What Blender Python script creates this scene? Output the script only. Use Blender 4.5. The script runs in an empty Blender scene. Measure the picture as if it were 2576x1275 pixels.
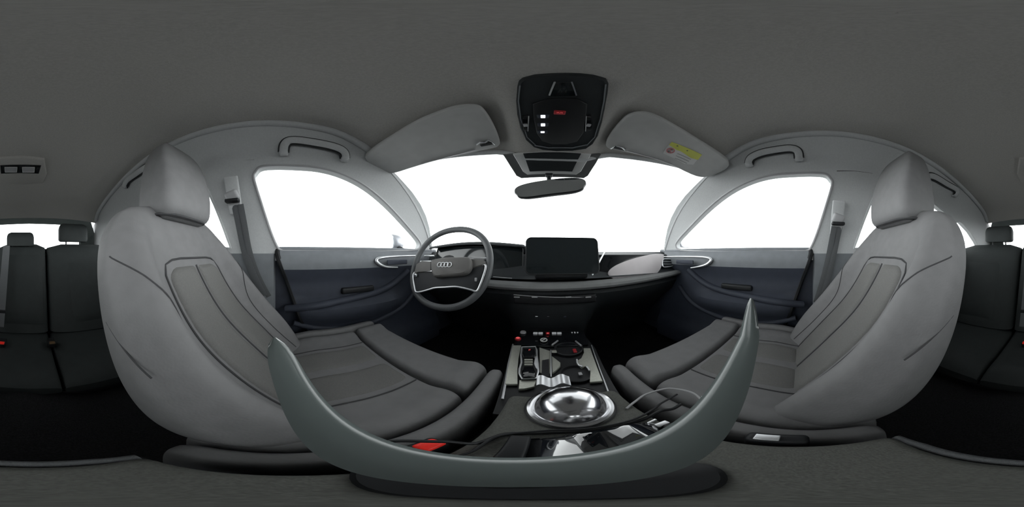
import bpy, bmesh, math, random
from mathutils import Vector, Matrix
from mathutils.geometry import delaunay_2d_cdt

random.seed(7)
SC = bpy.context.scene
COL = SC.collection
PI = math.pi

# ------------------------------------------------------------------ camera, sky, exposure
H = 0.62          # height of the camera above the cabin floor (m)
F = 1370.0        # picture column that looks straight ahead in the car
XC = 0.03         # centre line of the car, camera stands a little to its left
cam_data = bpy.data.cameras.new('camera')
cam_data.type = 'PANO'
try:
    cam_data.panorama_type = 'EQUIRECTANGULAR'
except Exception:
    cam_data.cycles.panorama_type = 'EQUIRECTANGULAR'
cam_data.clip_start = 0.004
cam_data.clip_end = 1000
cam = bpy.data.objects.new('camera', cam_data)
YAW = (F - 1288.0) / 2576.0 * 2 * PI
cam.location = (0, 0, H)
cam.rotation_euler = (PI / 2, 0, YAW)
COL.objects.link(cam)
SC.camera = cam

world = bpy.data.worlds.new('world'); SC.world = world
world.use_nodes = True
bg = world.node_tree.nodes['Background']
bg.inputs['Color'].default_value = (0.96, 0.985, 1.0, 1)
bg.inputs['Strength'].default_value = 6.6
# hazy sky: brightest along the horizon, dimmer overhead
_nt = world.node_tree
_tc = _nt.nodes.new('ShaderNodeTexCoord'); _sp = _nt.nodes.new('ShaderNodeSeparateXYZ'); _cr = _nt.nodes.new('ShaderNodeValToRGB')
_nt.links.new(_tc.outputs['Generated'], _sp.inputs[0]); _nt.links.new(_sp.outputs['Z'], _cr.inputs['Fac'])
_cr.color_ramp.elements[0].position = 0.0; _cr.color_ramp.elements[0].color = (.97, .985, 1, 1)
_cr.color_ramp.elements[1].position = 1.0; _cr.color_ramp.elements[1].color = (.10, .102, .105, 1)
for _p, _v in ((.15, .84), (.30, .48), (.5, .26), (.75, .14)):
    _e = _cr.color_ramp.elements.new(_p); _e.color = (_v*.97, _v*.985, _v, 1)
_nt.links.new(_cr.outputs['Color'], bg.inputs['Color'])
SC.view_settings.view_transform = 'Standard'
SC.view_settings.look = 'None'
SC.view_settings.gamma = 1.0
SC.view_settings.use_curve_mapping = False
SC.view_settings.exposure = 0.36
try:
    SC.cycles.max_bounces = 6
    SC.cycles.diffuse_bounces = 4
    SC.cycles.transparent_max_bounces = 8
    SC.cycles.glossy_bounces = 3
    SC.cycles.use_adaptive_sampling = True
    SC.cycles.adaptive_threshold = 0.05
    SC.cycles.adaptive_min_samples = 16
    SC.cycles.caustics_reflective = False
    SC.cycles.caustics_refractive = False
    SC.cycles.sample_clamp_indirect = 6.0
except Exception:
    pass

# ------------------------------------------------------------------ materials
def mat(name, col, rough=0.6, metal=0.0, spec=0.5, bump=None, var=0.0, vscale=30, emit=None, coat=0.0):
    m = bpy.data.materials.new(name); m.use_nodes = True
    nt = m.node_tree; b = nt.nodes['Principled BSDF']
    b.inputs['Base Color'].default_value = (*col, 1)
    b.inputs['Roughness'].default_value = rough
    b.inputs['Metallic'].default_value = metal
    b.inputs['Specular IOR Level'].default_value = spec
    if coat:
        b.inputs['Coat Weight'].default_value = coat
        b.inputs['Coat Roughness'].default_value = 0.03
        if coat == 1.0: b.inputs['Coat IOR'].default_value = 2.3
    tc = nt.nodes.new('ShaderNodeTexCoord')
    n = nt.nodes.new('ShaderNodeTexNoise'); n.inputs['Scale'].default_value = vscale
    n.inputs['Detail'].default_value = 1
    nt.links.new(tc.outputs['Object'], n.inputs['Vector'])
    r = nt.nodes.new('ShaderNodeValToRGB')
    a = 1 - var; c = 1 + var
    r.color_ramp.elements[0].color = (col[0]*a, col[1]*a, col[2]*a, 1)
    r.color_ramp.elements[1].color = (min(1, col[0]*c), min(1, col[1]*c), min(1, col[2]*c), 1)
    r.color_ramp.elements[0].position = 0.3; r.color_ramp.elements[1].position = 0.7
    nt.links.new(n.outputs['Fac'], r.inputs['Fac'])
    nt.links.new(r.outputs['Color'], b.inputs['Base Color'])
    if bump:
        n2 = nt.nodes.new('ShaderNodeTexNoise'); n2.inputs['Scale'].default_value = bump[0]
        n2.inputs['Detail'].default_value = 0
        nt.links.new(tc.outputs['Object'], n2.inputs['Vector'])
        bp = nt.nodes.new('ShaderNodeBump'); bp.inputs['Strength'].default_value = bump[1]
        bp.inputs['Distance'].default_value = 0.002
        nt.links.new(n2.outputs['Fac'], bp.inputs['Height'])
        nt.links.new(bp.outputs['Normal'], b.inputs['Normal'])
    if emit:
        b.inputs['Emission Color'].default_value = (*emit[0], 1)
        b.inputs['Emission Strength'].default_value = emit[1]
    return m

def glass_mat(name, tint):
    m = bpy.data.materials.new(name); m.use_nodes = True
    nt = m.node_tree; nt.nodes.clear()
    out = nt.nodes.new('ShaderNodeOutputMaterial')
    tr = nt.nodes.new('ShaderNodeBsdfTransparent'); tr.inputs['Color'].default_value = (*tint, 1)
    gl = nt.nodes.new('ShaderNodeBsdfGlossy'); gl.inputs['Roughness'].default_value = 0.02
    lw = nt.nodes.new('ShaderNodeLayerWeight'); lw.inputs['Blend'].default_value = .5
    pw = nt.nodes.new('ShaderNodeMath'); pw.operation = 'POWER'; pw.inputs[1].default_value = 5.0
    fr = nt.nodes.new('ShaderNodeMath'); fr.operation = 'MULTIPLY_ADD'; fr.inputs[1].default_value = .6; fr.inputs[2].default_value = .04
    nt.links.new(lw.outputs['Facing'], pw.inputs[0]); nt.links.new(pw.outputs[0], fr.inputs[0])
    mx = nt.nodes.new('ShaderNodeMixShader')
    nt.links.new(fr.outputs[0], mx.inputs[0]); nt.links.new(tr.outputs[0], mx.inputs[1]); nt.links.new(gl.outputs[0], mx.inputs[2])
    nt.links.new(mx.outputs[0], out.inputs['Surface'])
    return m

M = {
 'headliner': mat('headliner_fabric', (.52, .505, .48), .95, spec=.1, bump=(500, .25), var=.05, vscale=220),
 'pillar':    mat('pillar_trim_fabric', (.60, .61, .615), .9, spec=.15, bump=(500, .15), var=.03, vscale=160),
 'visor':     mat('visor_vinyl', (.60, .60, .59), .8, spec=.2, bump=(700, .1), var=.03),
 'leather':   mat('grey_leather', (.205, .203, .207), .62, spec=.3, bump=(260, .12), var=.04, vscale=40),
 'insert':    mat('grey_perforated_leather', (.18, .178, .172), .7, spec=.25, bump=(900, .3), var=.05, vscale=300),
 'seam':      mat('dark_seam_thread', (.06, .06, .063), .9),
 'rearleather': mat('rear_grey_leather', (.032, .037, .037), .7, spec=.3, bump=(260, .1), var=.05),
 'reartrim': mat('rear_trim_fabric', (.20, .225, .22), .9, spec=.15, bump=(500, .15), var=.04),
 'dash':      mat('dark_soft_dash', (.028, .032, .035), .6, spec=.35, bump=(400, .15), var=.06),
 'dashgrey':  mat('dash_grey_fabric', (.17, .175, .175), .8, spec=.2, bump=(500, .2), var=.05),
 'black':     mat('black_plastic', (.012, .013, .015), .5, spec=.4, var=.05),
 'blacksoft': mat('black_carpet', (.022, .022, .023), .95, spec=.1, bump=(350, .6), var=.25, vscale=260),
 'caseblack': mat('case_gloss_black', (.006, .007, .009), .05, spec=1.0, var=.02, coat=1.0),
 'gloss':     mat('gloss_black', (.008, .009, .011), .08, spec=.5, var=.02, coat=.4),
 'display':   mat('display_glass', (.01, .014, .016), .12, spec=.5, var=.02, coat=.5),
 'chrome':    mat('polished_chrome', (.72, .72, .74), .17, 1.0, var=.01),
 'satin':     mat('satin_chrome', (.85, .86, .88), .42, 1.0, var=.02),
 'plate':     mat('satin_console_plate', (.50, .505, .45), .38, .55, var=.06, vscale=220),
 'wheel':     mat('wheel_grey_leather', (.10, .105, .11), .5, spec=.45, bump=(420, .1), var=.04),
 'wheelblack': mat('wheel_black_plastic', (.03, .032, .036), .6, spec=.3, var=.03),
 'airbag':    mat('airbag_cover', (.15, .145, .14), .6, spec=.3, bump=(500, .1), var=.03),
 'door':      mat('door_dark_blue_grey', (.048, .055, .075), .6, spec=.35, bump=(400, .12), var=.05),
 'doorpad':   mat('door_upper_pad', (.20, .213, .23), .6, spec=.35, bump=(400, .12), var=.05),
 'belt':      mat('belt_webbing', (.13, .135, .14), .8, spec=.2, bump=(1200, .4), var=.08, vscale=500),
 'plasticgrey': mat('light_grey_plastic', (.44, .44, .45), .5, spec=.4, var=.02),
 'handlegap': mat('handle_recess', (.05, .052, .054), .9, var=.03),
 'armrest':   mat('armrest_fabric', (.13, .132, .122), .9, spec=.15, bump=(600, .3), var=.12, vscale=420),
 'patch':     mat('pale_patch', (.60, .56, .57), .5, var=.02),
 'rim':       mat('camera_collar_plastic', (.085, .10, .098), .2, spec=.6, var=.08, vscale=18),
 'white':     mat('white_print', (.75, .75, .74), .6, var=.02),
 'yellow':    mat('yellow_print', (.72, .74, .16), .6, var=.03),
 'pinkred':   mat('red_print', (.62, .22, .24), .6, var=.03),
 'ink':       mat('ink_print', (.16, .16, .15), .7, var=.03),
 'red':       mat('glowing_red_plastic', (.75, .03, .02), .4, var=.04, emit=((.9, .03, .02), .12)),  # weak glow added to the buckle buttons' red, though they hold no lamp
 'redlamp':   mat('red_backlight', (.5, .02, .03), .4, var=.02, emit=((1, .16, .16), .4)),
 'reddim':    mat('red_button', (.25, .015, .02), .4, var=.02, emit=((1, .05, .07), .03)),
 'whitelamp': mat('white_backlight', (.8, .8, .85), .4, var=.01, emit=((.9, .92, 1), .9)),
 'greylamp':  mat('dim_backlight', (.35, .36, .36), .5, var=.02, emit=((.9, .95, 1), .12)),
 'brown':     mat('brown_plug', (.12, .07, .03), .5, var=.1),
 'mirror':    mat('mirror_silver', (.80, .84, .86), .03, 1.0, var=.005),
 'carpaint':  mat('silver_paint', (.42, .43, .46), .3, .3, var=.02),
 'ground':    mat('pale_concrete', (.74, .74, .73), .9, var=.05, vscale=3),
 'glass':     glass_mat('window_glass', (.93, .96, .95)),
}

# ------------------------------------------------------------------ mesh helpers (camera-relative metres: x right, y ahead, z up)
def ray(px, py):
    lo = (px - F) / 2576.0 * 2 * PI
    el = (637.5 - py) / 1275.0 * PI
    return Vector((math.sin(lo) * math.cos(el), math.cos(lo) * math.cos(el), math.sin(el)))
def pz(px, py, z):
    d = ray(px, py); return d * (z / d.z)
def px_(px, py, x):
    d = ray(px, py); return d * (x / d.x)
def py_(px, py, y):
    d = ray(px, py); return d * (y / d.y)
def ppl(px, py, p0, n):
    d = ray(px, py); n = Vector(n); return d * (Vector(p0).dot(n) / d.dot(n))
def lerp(a, b, t): return a + (b - a) * t
def sst(a, b, x):
    t = min(1, max(0, (x - a) / (b - a))); return t * t * (3 - 2 * t)
def table(tab, z):
    """smooth interpolation of a table whose first column is the key"""
    if z <= tab[0][0]: return tab[0][1:]
    if z >= tab[-1][0]: return tab[-1][1:]
    for i in range(len(tab) - 1):
        if tab[i][0] <= z <= tab[i+1][0]:
            h = tab[i+1][0] - tab[i][0]; t = (z - tab[i][0]) / h
            o = []
            for k in range(1, len(tab[0])):
                p1, p2 = tab[i][k], tab[i+1][k]
                m1 = (p2 - tab[i-1][k]) / (tab[i+1][0] - tab[i-1][0]) * h if i > 0 else p2 - p1
                m2 = (tab[i+2][k] - p1) / (tab[i+2][0] - tab[i][0]) * h if i + 2 < len(tab) else p2 - p1
                o.append((2*t**3-3*t*t+1)*p1 + (t**3-2*t*t+t)*m1 + (-2*t**3+3*t*t)*p2 + (t**3-t*t)*m2)
            return o
def join(*vfs):
    V, Fc = [], []
    for v, f in vfs:
        k = len(V); V += list(v); Fc += [tuple(i + k for i in q) for q in f]
    return V, Fc
def grid(rows, wrap=False):
    n = len(rows[0]); V = [Vector(p) for r in rows for p in r]; Fc = []
    for i in range(len(rows) - 1):
        for j in range(n if wrap else n - 1):
            a = i * n + j; b = i * n + (j + 1) % n
            Fc.append((a, b, b + n, a + n))
    return V, Fc
def loft(secs, cap=True):
    V, Fc = grid(secs, True); n = len(secs[0])
    if cap:
        for k, s in ((0, secs[0]), ((len(secs) - 1) * n, secs[-1])):
            c = Vector((0, 0, 0))
            for p in s: c += Vector(p)
            V.append(c / n); ci = len(V) - 1
            for j in range(n): Fc.append((k + j, k + (j + 1) % n, ci))
    return V, Fc
def smoothpath(pts, sub=6, closed=False):
    P = [Vector(p) for p in pts]; n = len(P); out = []
    rng = range(n) if closed else range(n - 1)
    for i in rng:
        p0 = P[(i-1) % n] if closed or i > 0 else P[0]
        p1 = P[i]; p2 = P[(i+1) % n]
        p3 = P[(i+2) % n] if closed or i + 2 < n else P[-1]
        for k in range(sub):
            t = k / sub
            out.append(0.5*((2*p1)+(p2-p0)*t+(2*p0-5*p1+4*p2-p3)*t*t+(3*p1-p0-3*p2+p3)*t**3))
    if not closed: out.append(P[-1])
    return out
def tube(pts, r, n=10, closed=False, flat=1.0, up=None, taper=None):
    """sweep a round or flattened section along a path"""
    P = [Vector(p) for p in pts]; m = len(P); secs = []
    ref = Vector(up) if up else None; prev = None
    for i in range(m):
        if closed: t = P[(i+1) % m] - P[i-1]
        else: t = P[min(i+1, m-1)] - P[max(i-1, 0)]
        t.normalize()
        if ref is not None:
            u = (ref - t * ref.dot(t))
        elif prev is not None:
            u = prev - t * prev.dot(t)
        else:
            a = Vector((0, 0, 1)) if abs(t.z) < .9 else Vector((1, 0, 0)); u = a - t * a.dot(t)
        u.normalize(); prev = u; w = t.cross(u)
        rr = r * (taper(i / (m - 1)) if taper else 1)
        secs.append([P[i] + u * (rr * flat * math.cos(2*PI*k/n)) + w * (rr * math.sin(2*PI*k/n)) for k in range(n)])
    if closed:
        secs.append(secs[0])
        return loft(secs, False)
    return loft(secs)
def lathe(prof, c, n=40, axis='z', ex=1.0, ey=1.0):
    secs = []
    for r, z in prof:
        secs.append([Vector(c) + Vector((r*ex*math.cos(2*PI*k/n), r*ey*math.sin(2*PI*k/n), z)) for k in range(n)])
    return loft(secs)
def fill2d(outer, holes=(), step=None, extra=()):
    """triangulated polygon with holes; optional interior points; returns 2-D verts and faces"""
    pts = []; edges = []
    def ring(r):
        k = len(pts); n = len(r)
        for p in r: pts.append(Vector((p[0], p[1])))
        for i in range(n): edges.append((k + i, k + (i + 1) % n))
    ring(outer)
    for h in holes: ring(h)
    def inside(p, r):
        c = False; n = len(r)
        for i in range(n):
            a, b = r[i], r[i-1]
            if (a[1] > p[1]) != (b[1] > p[1]) and p[0] < (b[0]-a[0])*(p[1]-a[1])/(b[1]-a[1])+a[0]: c = not c
        return c
    if step:
        xs = [p[0] for p in outer]; ys = [p[1] for p in outer]
        x = min(xs) + step / 2
        while x < max(xs):
            y = min(ys) + step / 2
            while y < max(ys):
                if inside((x, y), outer) and not any(inside((x, y), h) for h in holes): pts.append(Vector((x, y)))
                y += step
            x += step
    v, e, f = delaunay_2d_cdt(pts, edges, [], 0, 1e-5)[:3]
    ff = []
    for q in f:
        c = sum((v[i] for i in q), Vector((0, 0))) / len(q)
        if inside(c, outer) and not any(inside(c, h) for h in holes): ff.append(tuple(q))
    return v, ff
def slab(poly, off, n_in=None):
    """closed 3-D polygon given thickness by the vector off"""
    P = [Vector(p) for p in poly]; o = Vector(off); n = len(P)
    V = P + [p + o for p in P]
    Fc = [tuple(range(n)), tuple(range(2*n-1, n-1, -1))] + [(i, (i+1) % n, n + (i+1) % n, n + i) for i in range(n)]
    return V, Fc
def pillow(poly, off, inset=.25, r=.006):
    """slab with a soft rounded rim"""
    P = [Vector(p) for p in poly]; o = Vector(off); c = sum(P, Vector()) / len(P)
    def shr(d):
        out = []
        for p in P:
            v = c - p; out.append(p + v.normalized() * min(d, v.length * .6))
        return out
    secs = []
    for t, d in ((0.0, r), (.12, r*.35), (.3, 0), (.7, 0), (.88, r*.35), (1.0, r)):
        secs.append([p + o * t for p in shr(d)])
    V, Fc = grid(secs, True); n = len(P)
    Fc.append(tuple(range(n))); k = 5 * n; Fc.append(tuple(range(k + n - 1, k - 1, -1)))
    return V, Fc
def box(c, s, rot=None):
    V = []
    for x in (-.5, .5):
        for y in (-.5, .5):
            for z in (-.5, .5):
                p = Vector((x*s[0], y*s[1], z*s[2]))
                if rot is not None: p = rot @ p
                V.append(p + Vector(c))
    return V, [(0,1,3,2),(4,6,7,5),(0,4,5,1),(2,3,7,6),(0,2,6,4),(1,5,7,3)]
def rbox(c, s, r=.005, rot=None, seg=3, e=None):
    """box with rounded edges"""
    bm = bmesh.new(); V, Fc = box((0, 0, 0), s)
    vs = [bm.verts.new(p) for p in V]
    for q in Fc: bm.faces.new([vs[i] for i in q])
    bmesh.ops.recalc_face_normals(bm, faces=bm.faces)
    bmesh.ops.bevel(bm, geom=list(bm.edges), offset=min(r, min(s)*.49), segments=seg, affect='EDGES', profile=.5)
    bm.verts.index_update()
    out = []
    for v in bm.verts:
        p = v.co.copy()
        if e: p = e(p)
        if rot is not None: p = rot @ p
        out.append(p + Vector(c))
    ff = [tuple(v.index for v in f.verts) for f in bm.faces]
    bm.free(); return out, ff
def super_loop(w, hd, n=48, p=.5):
    o = []
    for k in range(n):
        t = 2*PI*k/n; c, s = math.cos(t), math.sin(t)
        o.append((w*math.copysign(abs(c)**p, c), hd*math.copysign(abs(s)**p, s)))
    return o

ROOTLOC = {}
def mk(name, vf, m, parent=None, smooth=38, solid=None, subsurf=0):
    V, Fc = vf
    me = bpy.data.meshes.new(name)
    bm = bmesh.new()
    vs = [bm.verts.new((p[0], p[1], p[2] + H)) for p in V]
    for q in Fc:
        if len(set(q)) < 3: continue
        try: bm.faces.new([vs[i] for i in q])
        except ValueError: pass
    bmesh.ops.recalc_face_normals(bm, faces=bm.faces)
    bm.to_mesh(me); bm.free()
    me.materials.append(M[m] if isinstance(m, str) else m)
    if smooth:
        me.polygons.foreach_set('use_smooth', [True] * len(me.polygons))
        me.set_sharp_from_angle(angle=math.radians(smooth))
    o = bpy.data.objects.new(name, me); COL.objects.link(o)
    if parent is not None:
        o.parent = parent
        if parent.type == 'EMPTY': o.matrix_parent_inverse = Matrix.Translation(-parent.location)
    if solid:
        md = o.modifiers.new('thickness', 'SOLIDIFY'); md.thickness = solid; md.offset = -1 if solid > 0 else 1
        md.thickness = abs(solid)
    if subsurf:
        md = o.modifiers.new('smooth', 'SUBSURF'); md.levels = subsurf; md.render_levels = subsurf
    return o
def tag(o, label, cat=None, group=None, kind=None):
    o['label'] = label
    if cat: o['category'] = cat
    if group: o['group'] = group
    if kind: o['kind'] = kind
    return o
def thing(name, loc, label, cat=None, group=None, kind=None, parent=None):
    o = bpy.data.objects.new(name, None); COL.objects.link(o)
    o.location = (loc[0], loc[1], loc[2] + H); o.empty_display_size = .03
    if parent is not None:
        o.parent = parent; o.matrix_parent_inverse = Matrix.Translation(-parent.location)
    return tag(o, label, cat, group, kind)
def text_vf(s, size, o, ux, uy):
    """letters as a flat mesh at o spanned by the unit vectors ux, uy"""
    cu = bpy.data.curves.new('lettering', 'FONT'); cu.body = s; cu.size = size; cu.align_x = 'CENTER'; cu.align_y = 'CENTER'
    ob = bpy.data.objects.new('lettering', cu); COL.objects.link(ob)
    bpy.context.view_layer.update()
    me = ob.to_mesh()
    ux, uy = Vector(ux), Vector(uy)
    V = [Vector(o) + ux * v.co.x + uy * v.co.y for v in me.vertices]
    Fc = [tuple(p.vertices) for p in me.polygons]
    ob.to_mesh_clear(); bpy.data.objects.remove(ob); bpy.data.curves.remove(cu)
    return V, Fc

# ------------------------------------------------------------------ the car's shell
ZC = [(-1.34, .300), (-1.2, .362), (-1.0, .41), (-.74, .455), (-.5, .487), (-.3, .50), (-.1, .497), (.1, .476), (.25, .452), (.4, .42), (.53, .385)]
def zc(y): return table(ZC, y)[0]
def zlip(y): return zc(y) - (.025 + .045 * sst(.1, .42, y))
def side_x(y, z):                       # half width of the cabin side at height z
    zz = max(z, 0.0)
    return .70 - .5 * zz + .016 * math.sin(PI * min(1, zz / .47))
def head_hw(y): return .70 - .5 * zlip(y) + .008
def sideL(px, py, s, inset=0.0):        # picture point on the cabin side s (-1 left, +1 right)
    n = Vector((1, 0, s * .5)); p0 = Vector((XC + s * (.70 - inset), 0, 0))
    return ppl(px, py, p0, n)

# ground outside and cabin floor
g = mk('ground', grid([[(-200, -200, -.92), (200, -200, -.92)], [(-200, 200, -.92), (200, 200, -.92)]]), 'ground')
tag(g, 'pale concrete ground outside the car', kind='structure')
rows = []
for i in range(25):
    y = lerp(-1.75, 1.15, i / 24); rows.append([])
    for j in range(17):
        x = lerp(-.74, .80, j / 16)
        rows[-1].append((x, y, -.62 + .07 * math.exp(-((x - XC) / .12) ** 2)))
fl = mk('floor', grid(rows), 'blacksoft', solid=.02)
tag(fl, 'black carpeted cabin floor between and under the seats', kind='structure')
tag(mk('wall_front', slab([(-.75, 1.16, -.62), (.81, 1.16, -.62), (.81, 1.16, -.03), (-.75, 1.16, -.03)], (0, .03, 0)), 'black'),
    'black bulkhead ahead of the dashboard', kind='structure')

# headliner
def head_z(x, y):
    hw = head_hw(y); u = min(1, abs(x - XC) / hw)
    z = zc(y) - (zc(y) - zlip(y)) * u ** 3
    dx = abs(x - XC - .005)
    z -= .032 * (1 - sst(.085, .175, dx)) * sst(.08, .30, y)        # swelling that carries the roof console
    return z
rows = []
NY = 66
for i in range(NY + 1):
    r = []
    for j in range(-24, 25):
        u = j / 24
        yf = .525 - .165 * u * u
        y = lerp(yf, -1.34, i / NY)
        x = XC + u * head_hw(y)
        r.append((x, y, head_z(x, y)))
    y = r[0][1]
    e0, e1 = r[0], r[-1]
    r = [(e0[0] - .02, y, e0[2] + .004)] + r + [(e1[0] + .02, y, e1[2] + .004)]
    rows.append(r)
cl = mk('ceiling', grid(rows), 'headliner', solid=None)
tag(cl, 'warm grey fabric headliner over the whole cabin', kind='structure')
# rounded rear lip and front header edge of the headliner
mk('header_edge', tube([(XC + u/12*head_hw(.525-.165*(u/12)**2), .525 - .165*(u/12)**2, head_z(XC + u/12*head_hw(.5), .525-.165*(u/12)**2) - .004) for u in range(-12, 13)], .010, 10), 'pillar', cl)
for s in (-1, 1):
    mk('edge_highlight_roll', tube([(XC + s*(head_hw(y) - .002), y, zlip(y) - .004) for y in [lerp(.33, -1.3, k/48) for k in range(49)]], .0135, 12), 'pillar', cl)  # paler trim colour paints the highlight along the rounded roof edge
roofrows = []
for i in range(9):
    y = lerp(.56, -1.40, i / 8)
    roofrows.append([(XC + u * .54, y - (.17*u*u if i == 0 else 0), zc(min(.53, max(-1.34, y))) + .03 - .05 * abs(u) ** 3) for u in [k / 6 for k in range(-6, 7)]])
mk('roof_panel', grid(roofrows), 'carpaint', cl)

# side walls: pillars and rails in one trim panel with three window openings
WR = [(2095, 462), (2090, 444), (2078, 434), (2050, 431), (2000, 432), (1940, 437), (1885, 452), (1830, 480), (1780, 520), (1735, 567), (1703, 605), (1700, 620), (1715, 629), (1800, 631), (1900, 631), (2000, 630), (2030, 629), (2040, 622), (2056, 585), (2076, 525)]
def yzp(px, py, s):
    p = sideL(px, py, s); return (p.y, max(.012, p.z))
front_hole = [yzp(a, b, 1) for a, b in WR]
rear_hole = [(-.245, .025), (-.262, .10), (-.285, .20), (-.303, .27), (-.33, .305), (-.40, .318), (-.50, .313), (-.61, .29), (-.74, .258), (-.82, .232), (-.84, .22), (-.835, .12), (-.83, .025)]
quarter_hole = [(-.885, .025), (-.892, .12), (-.90, .218), (-.93, .228), (-.97, .222), (-1.12, .175), (-1.28, .105), (-1.40, .04), (-1.40, .025)]
def dens(r, step=.03):
    o = []
    for i in range(len(r)):
        a, b = Vector(r[i]), Vector(r[(i+1) % len(r)])
        n = max(1, int((b - a).length / step))
        for k in range(n): o.append(tuple(a.lerp(b, k / n)))
    return o
outer = [(.80, .03)]
for t in (.15, .3, .45, .6, .75, .9): outer.append((lerp(.80, .365, t) + .052*math.sin(PI*t), lerp(.03, .355, t) + .030*math.sin(PI*t)))
outer += [(.355, .362)] + [(y, zlip(y) + .012) for y in [.32 - k * .083 for k in range(21)]]
outer += [(-1.45, .25), (-1.60, .13), (-1.72, .02), (-1.72, -.03), (.80, -.03)]
outer = dens(outer); holes = [[(p.x, p.y) for p in smoothpath([(q[0], q[1], 0) for q in front_hole], 4, True)], dens(rear_hole), dens(quarter_hole)]
v2, f2 = fill2d(outer, holes, .035)
WIN = {}
def side3(p, s, inset=0.0):
    return Vector((XC + s * (side_x(p[0], p[1]) - inset), p[0], p[1]))
for s, nm in ((-1, 'left'), (1, 'right')):
    V = [side3(p, s) for p in v2]
    w = mk('wall_' + nm, (V, f2), 'pillar', solid=None)
    # outer skin, a little outside, so that the trim has depth
    tag(w, 'light grey trim of the roof rail and pillars on the %s side' % ("driver's" if s < 0 else "passenger's"), kind='structure')
    mk('outer_skin', ([side3(p, s, -.035) for p in v2], f2), 'carpaint', w)
    lowrows = []
    for i in range(2):
        z = (-.62, 0.0)[i]
        lowrows.append([(XC + s * .735, y, z) for y in (-1.75, -.9, -.3, 0, .5, 1.16)])
    mk('lower_panel', grid(lowrows), 'door', w, solid=None)
    # lower B-pillar cover
    mk('pillar_foot', loft([[(XC + s*(.705 - d), yy, z) for yy, d in ((-.055 - .3*(z) * 0, 0), (-.06, .022), (-.16, .03), (-.27, .022), (-.285, 0))] for z in (-.60, -.3, -.09, .0)], True), 'doorpad', w)
    for k, (h, wn) in enumerate(zip(holes, (('window_1', 'window_2'), ('window_3', 'window_4'), ('window_5', 'window_6')))):
        name = wn[0 if s < 0 else 1]
        lab = ('front door window', 'rear door window', 'rear quarter window')[k] + (" on the driver's side" if s < 0 else " on the passenger's side")
        c = side3((sum(p[0] for p in h)/len(h), .012), s)
        wr = thing(name, c, 'clear glass of the ' + lab, kind='structure')
        hv, hf = fill2d(h, (), .06)
        mk('pane', ([side3(p, s, -.022) for p in hv], hf), 'glass', wr)
        reveal = [[side3(p, s, -d) for p in h] for d in (-.001, .012, .024, .036)]
        mk('window_reveal', grid(reveal, True), 'pillar', wr)
        mk('window_seal', tube([side3(p, s, .001) for p in h], .0055, 8, True), 'plasticgrey' if k == 0 else 'pillar', wr)

# windscreen
def wsT(u): return Vector((XC + u * .545, .53 - .165 * u * u, .385 - .03 * u * u))
def wsB(u): return Vector((XC + u * .70, 1.13 - .33 * u * u, .02))
rows = []
for i in range(9):
    rows.append([wsT(j/10).lerp(wsB(j/10), i/8) + Vector((0, .03, .02)) * math.sin(PI*i/8) for j in range(-10, 11)])
wr = thing('window_7', (XC, 1.1, .02), 'wide raked windscreen above the dashboard', kind='structure')
mk('pane', grid(rows), 'glass', wr)
for s in (-1, 1):
    mk('window_seal', tube([r[0 if s < 0 else -1] for r in rows], .012, 8), 'pillar', wr)

# rear window and its surround
def rearY(z): return -1.34 - (.305 - z) * 1.25
ro = dens([(-.70, -.02), (-.62, .16), (-.50, .30), (-.2, .312), (.26, .312), (.56, .30), (.68, .16), (.76, -.02)], .06)
rh = dens([(-.50, .03), (-.47, .16), (-.41, .245), (-.36, .258), (.03, .264), (.42, .258), (.47, .245), (.53, .16), (.56, .03)], .05)
rv, rf = fill2d(ro, [rh], .05)
wb = mk('wall_back', ([Vector((p[0], rearY(p[1]), p[1])) for p in rv], rf), 'reartrim')
tag(wb, 'dark grey trim around the rear window', kind='structure')
mk('tail_panel', slab([(-.74, -1.76, -.62), (.80, -1.76, -.62), (.80, -1.76, .02), (-.74, -1.76, .02)], (0, -.03, 0)), 'black', wb)
wr = thing('window_8', (XC, -1.68, .03), 'shallow rear window behind the rear headrests', kind='structure')
hv, hf = fill2d(rh, (), .12)
mk('pane', ([Vector((p[0], rearY(p[1]) - .012, p[1])) for p in hv], hf), 'glass', wr)
mk('window_seal', tube([Vector((p[0], rearY(p[1]), p[1])) for p in rh], .006, 8, True), 'reartrim', wr)
sh = mk('trim_1', grid([[(XC + u*.72, y, z) for u in (-1, -.5, 0, .5, 1)] for y, z in ((-1.12, .03), (-1.2, .035), (-1.75, .02))]), 'blacksoft', solid=.02)
tag(sh, 'dark parcel shelf below the rear window', kind='structure')

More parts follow.
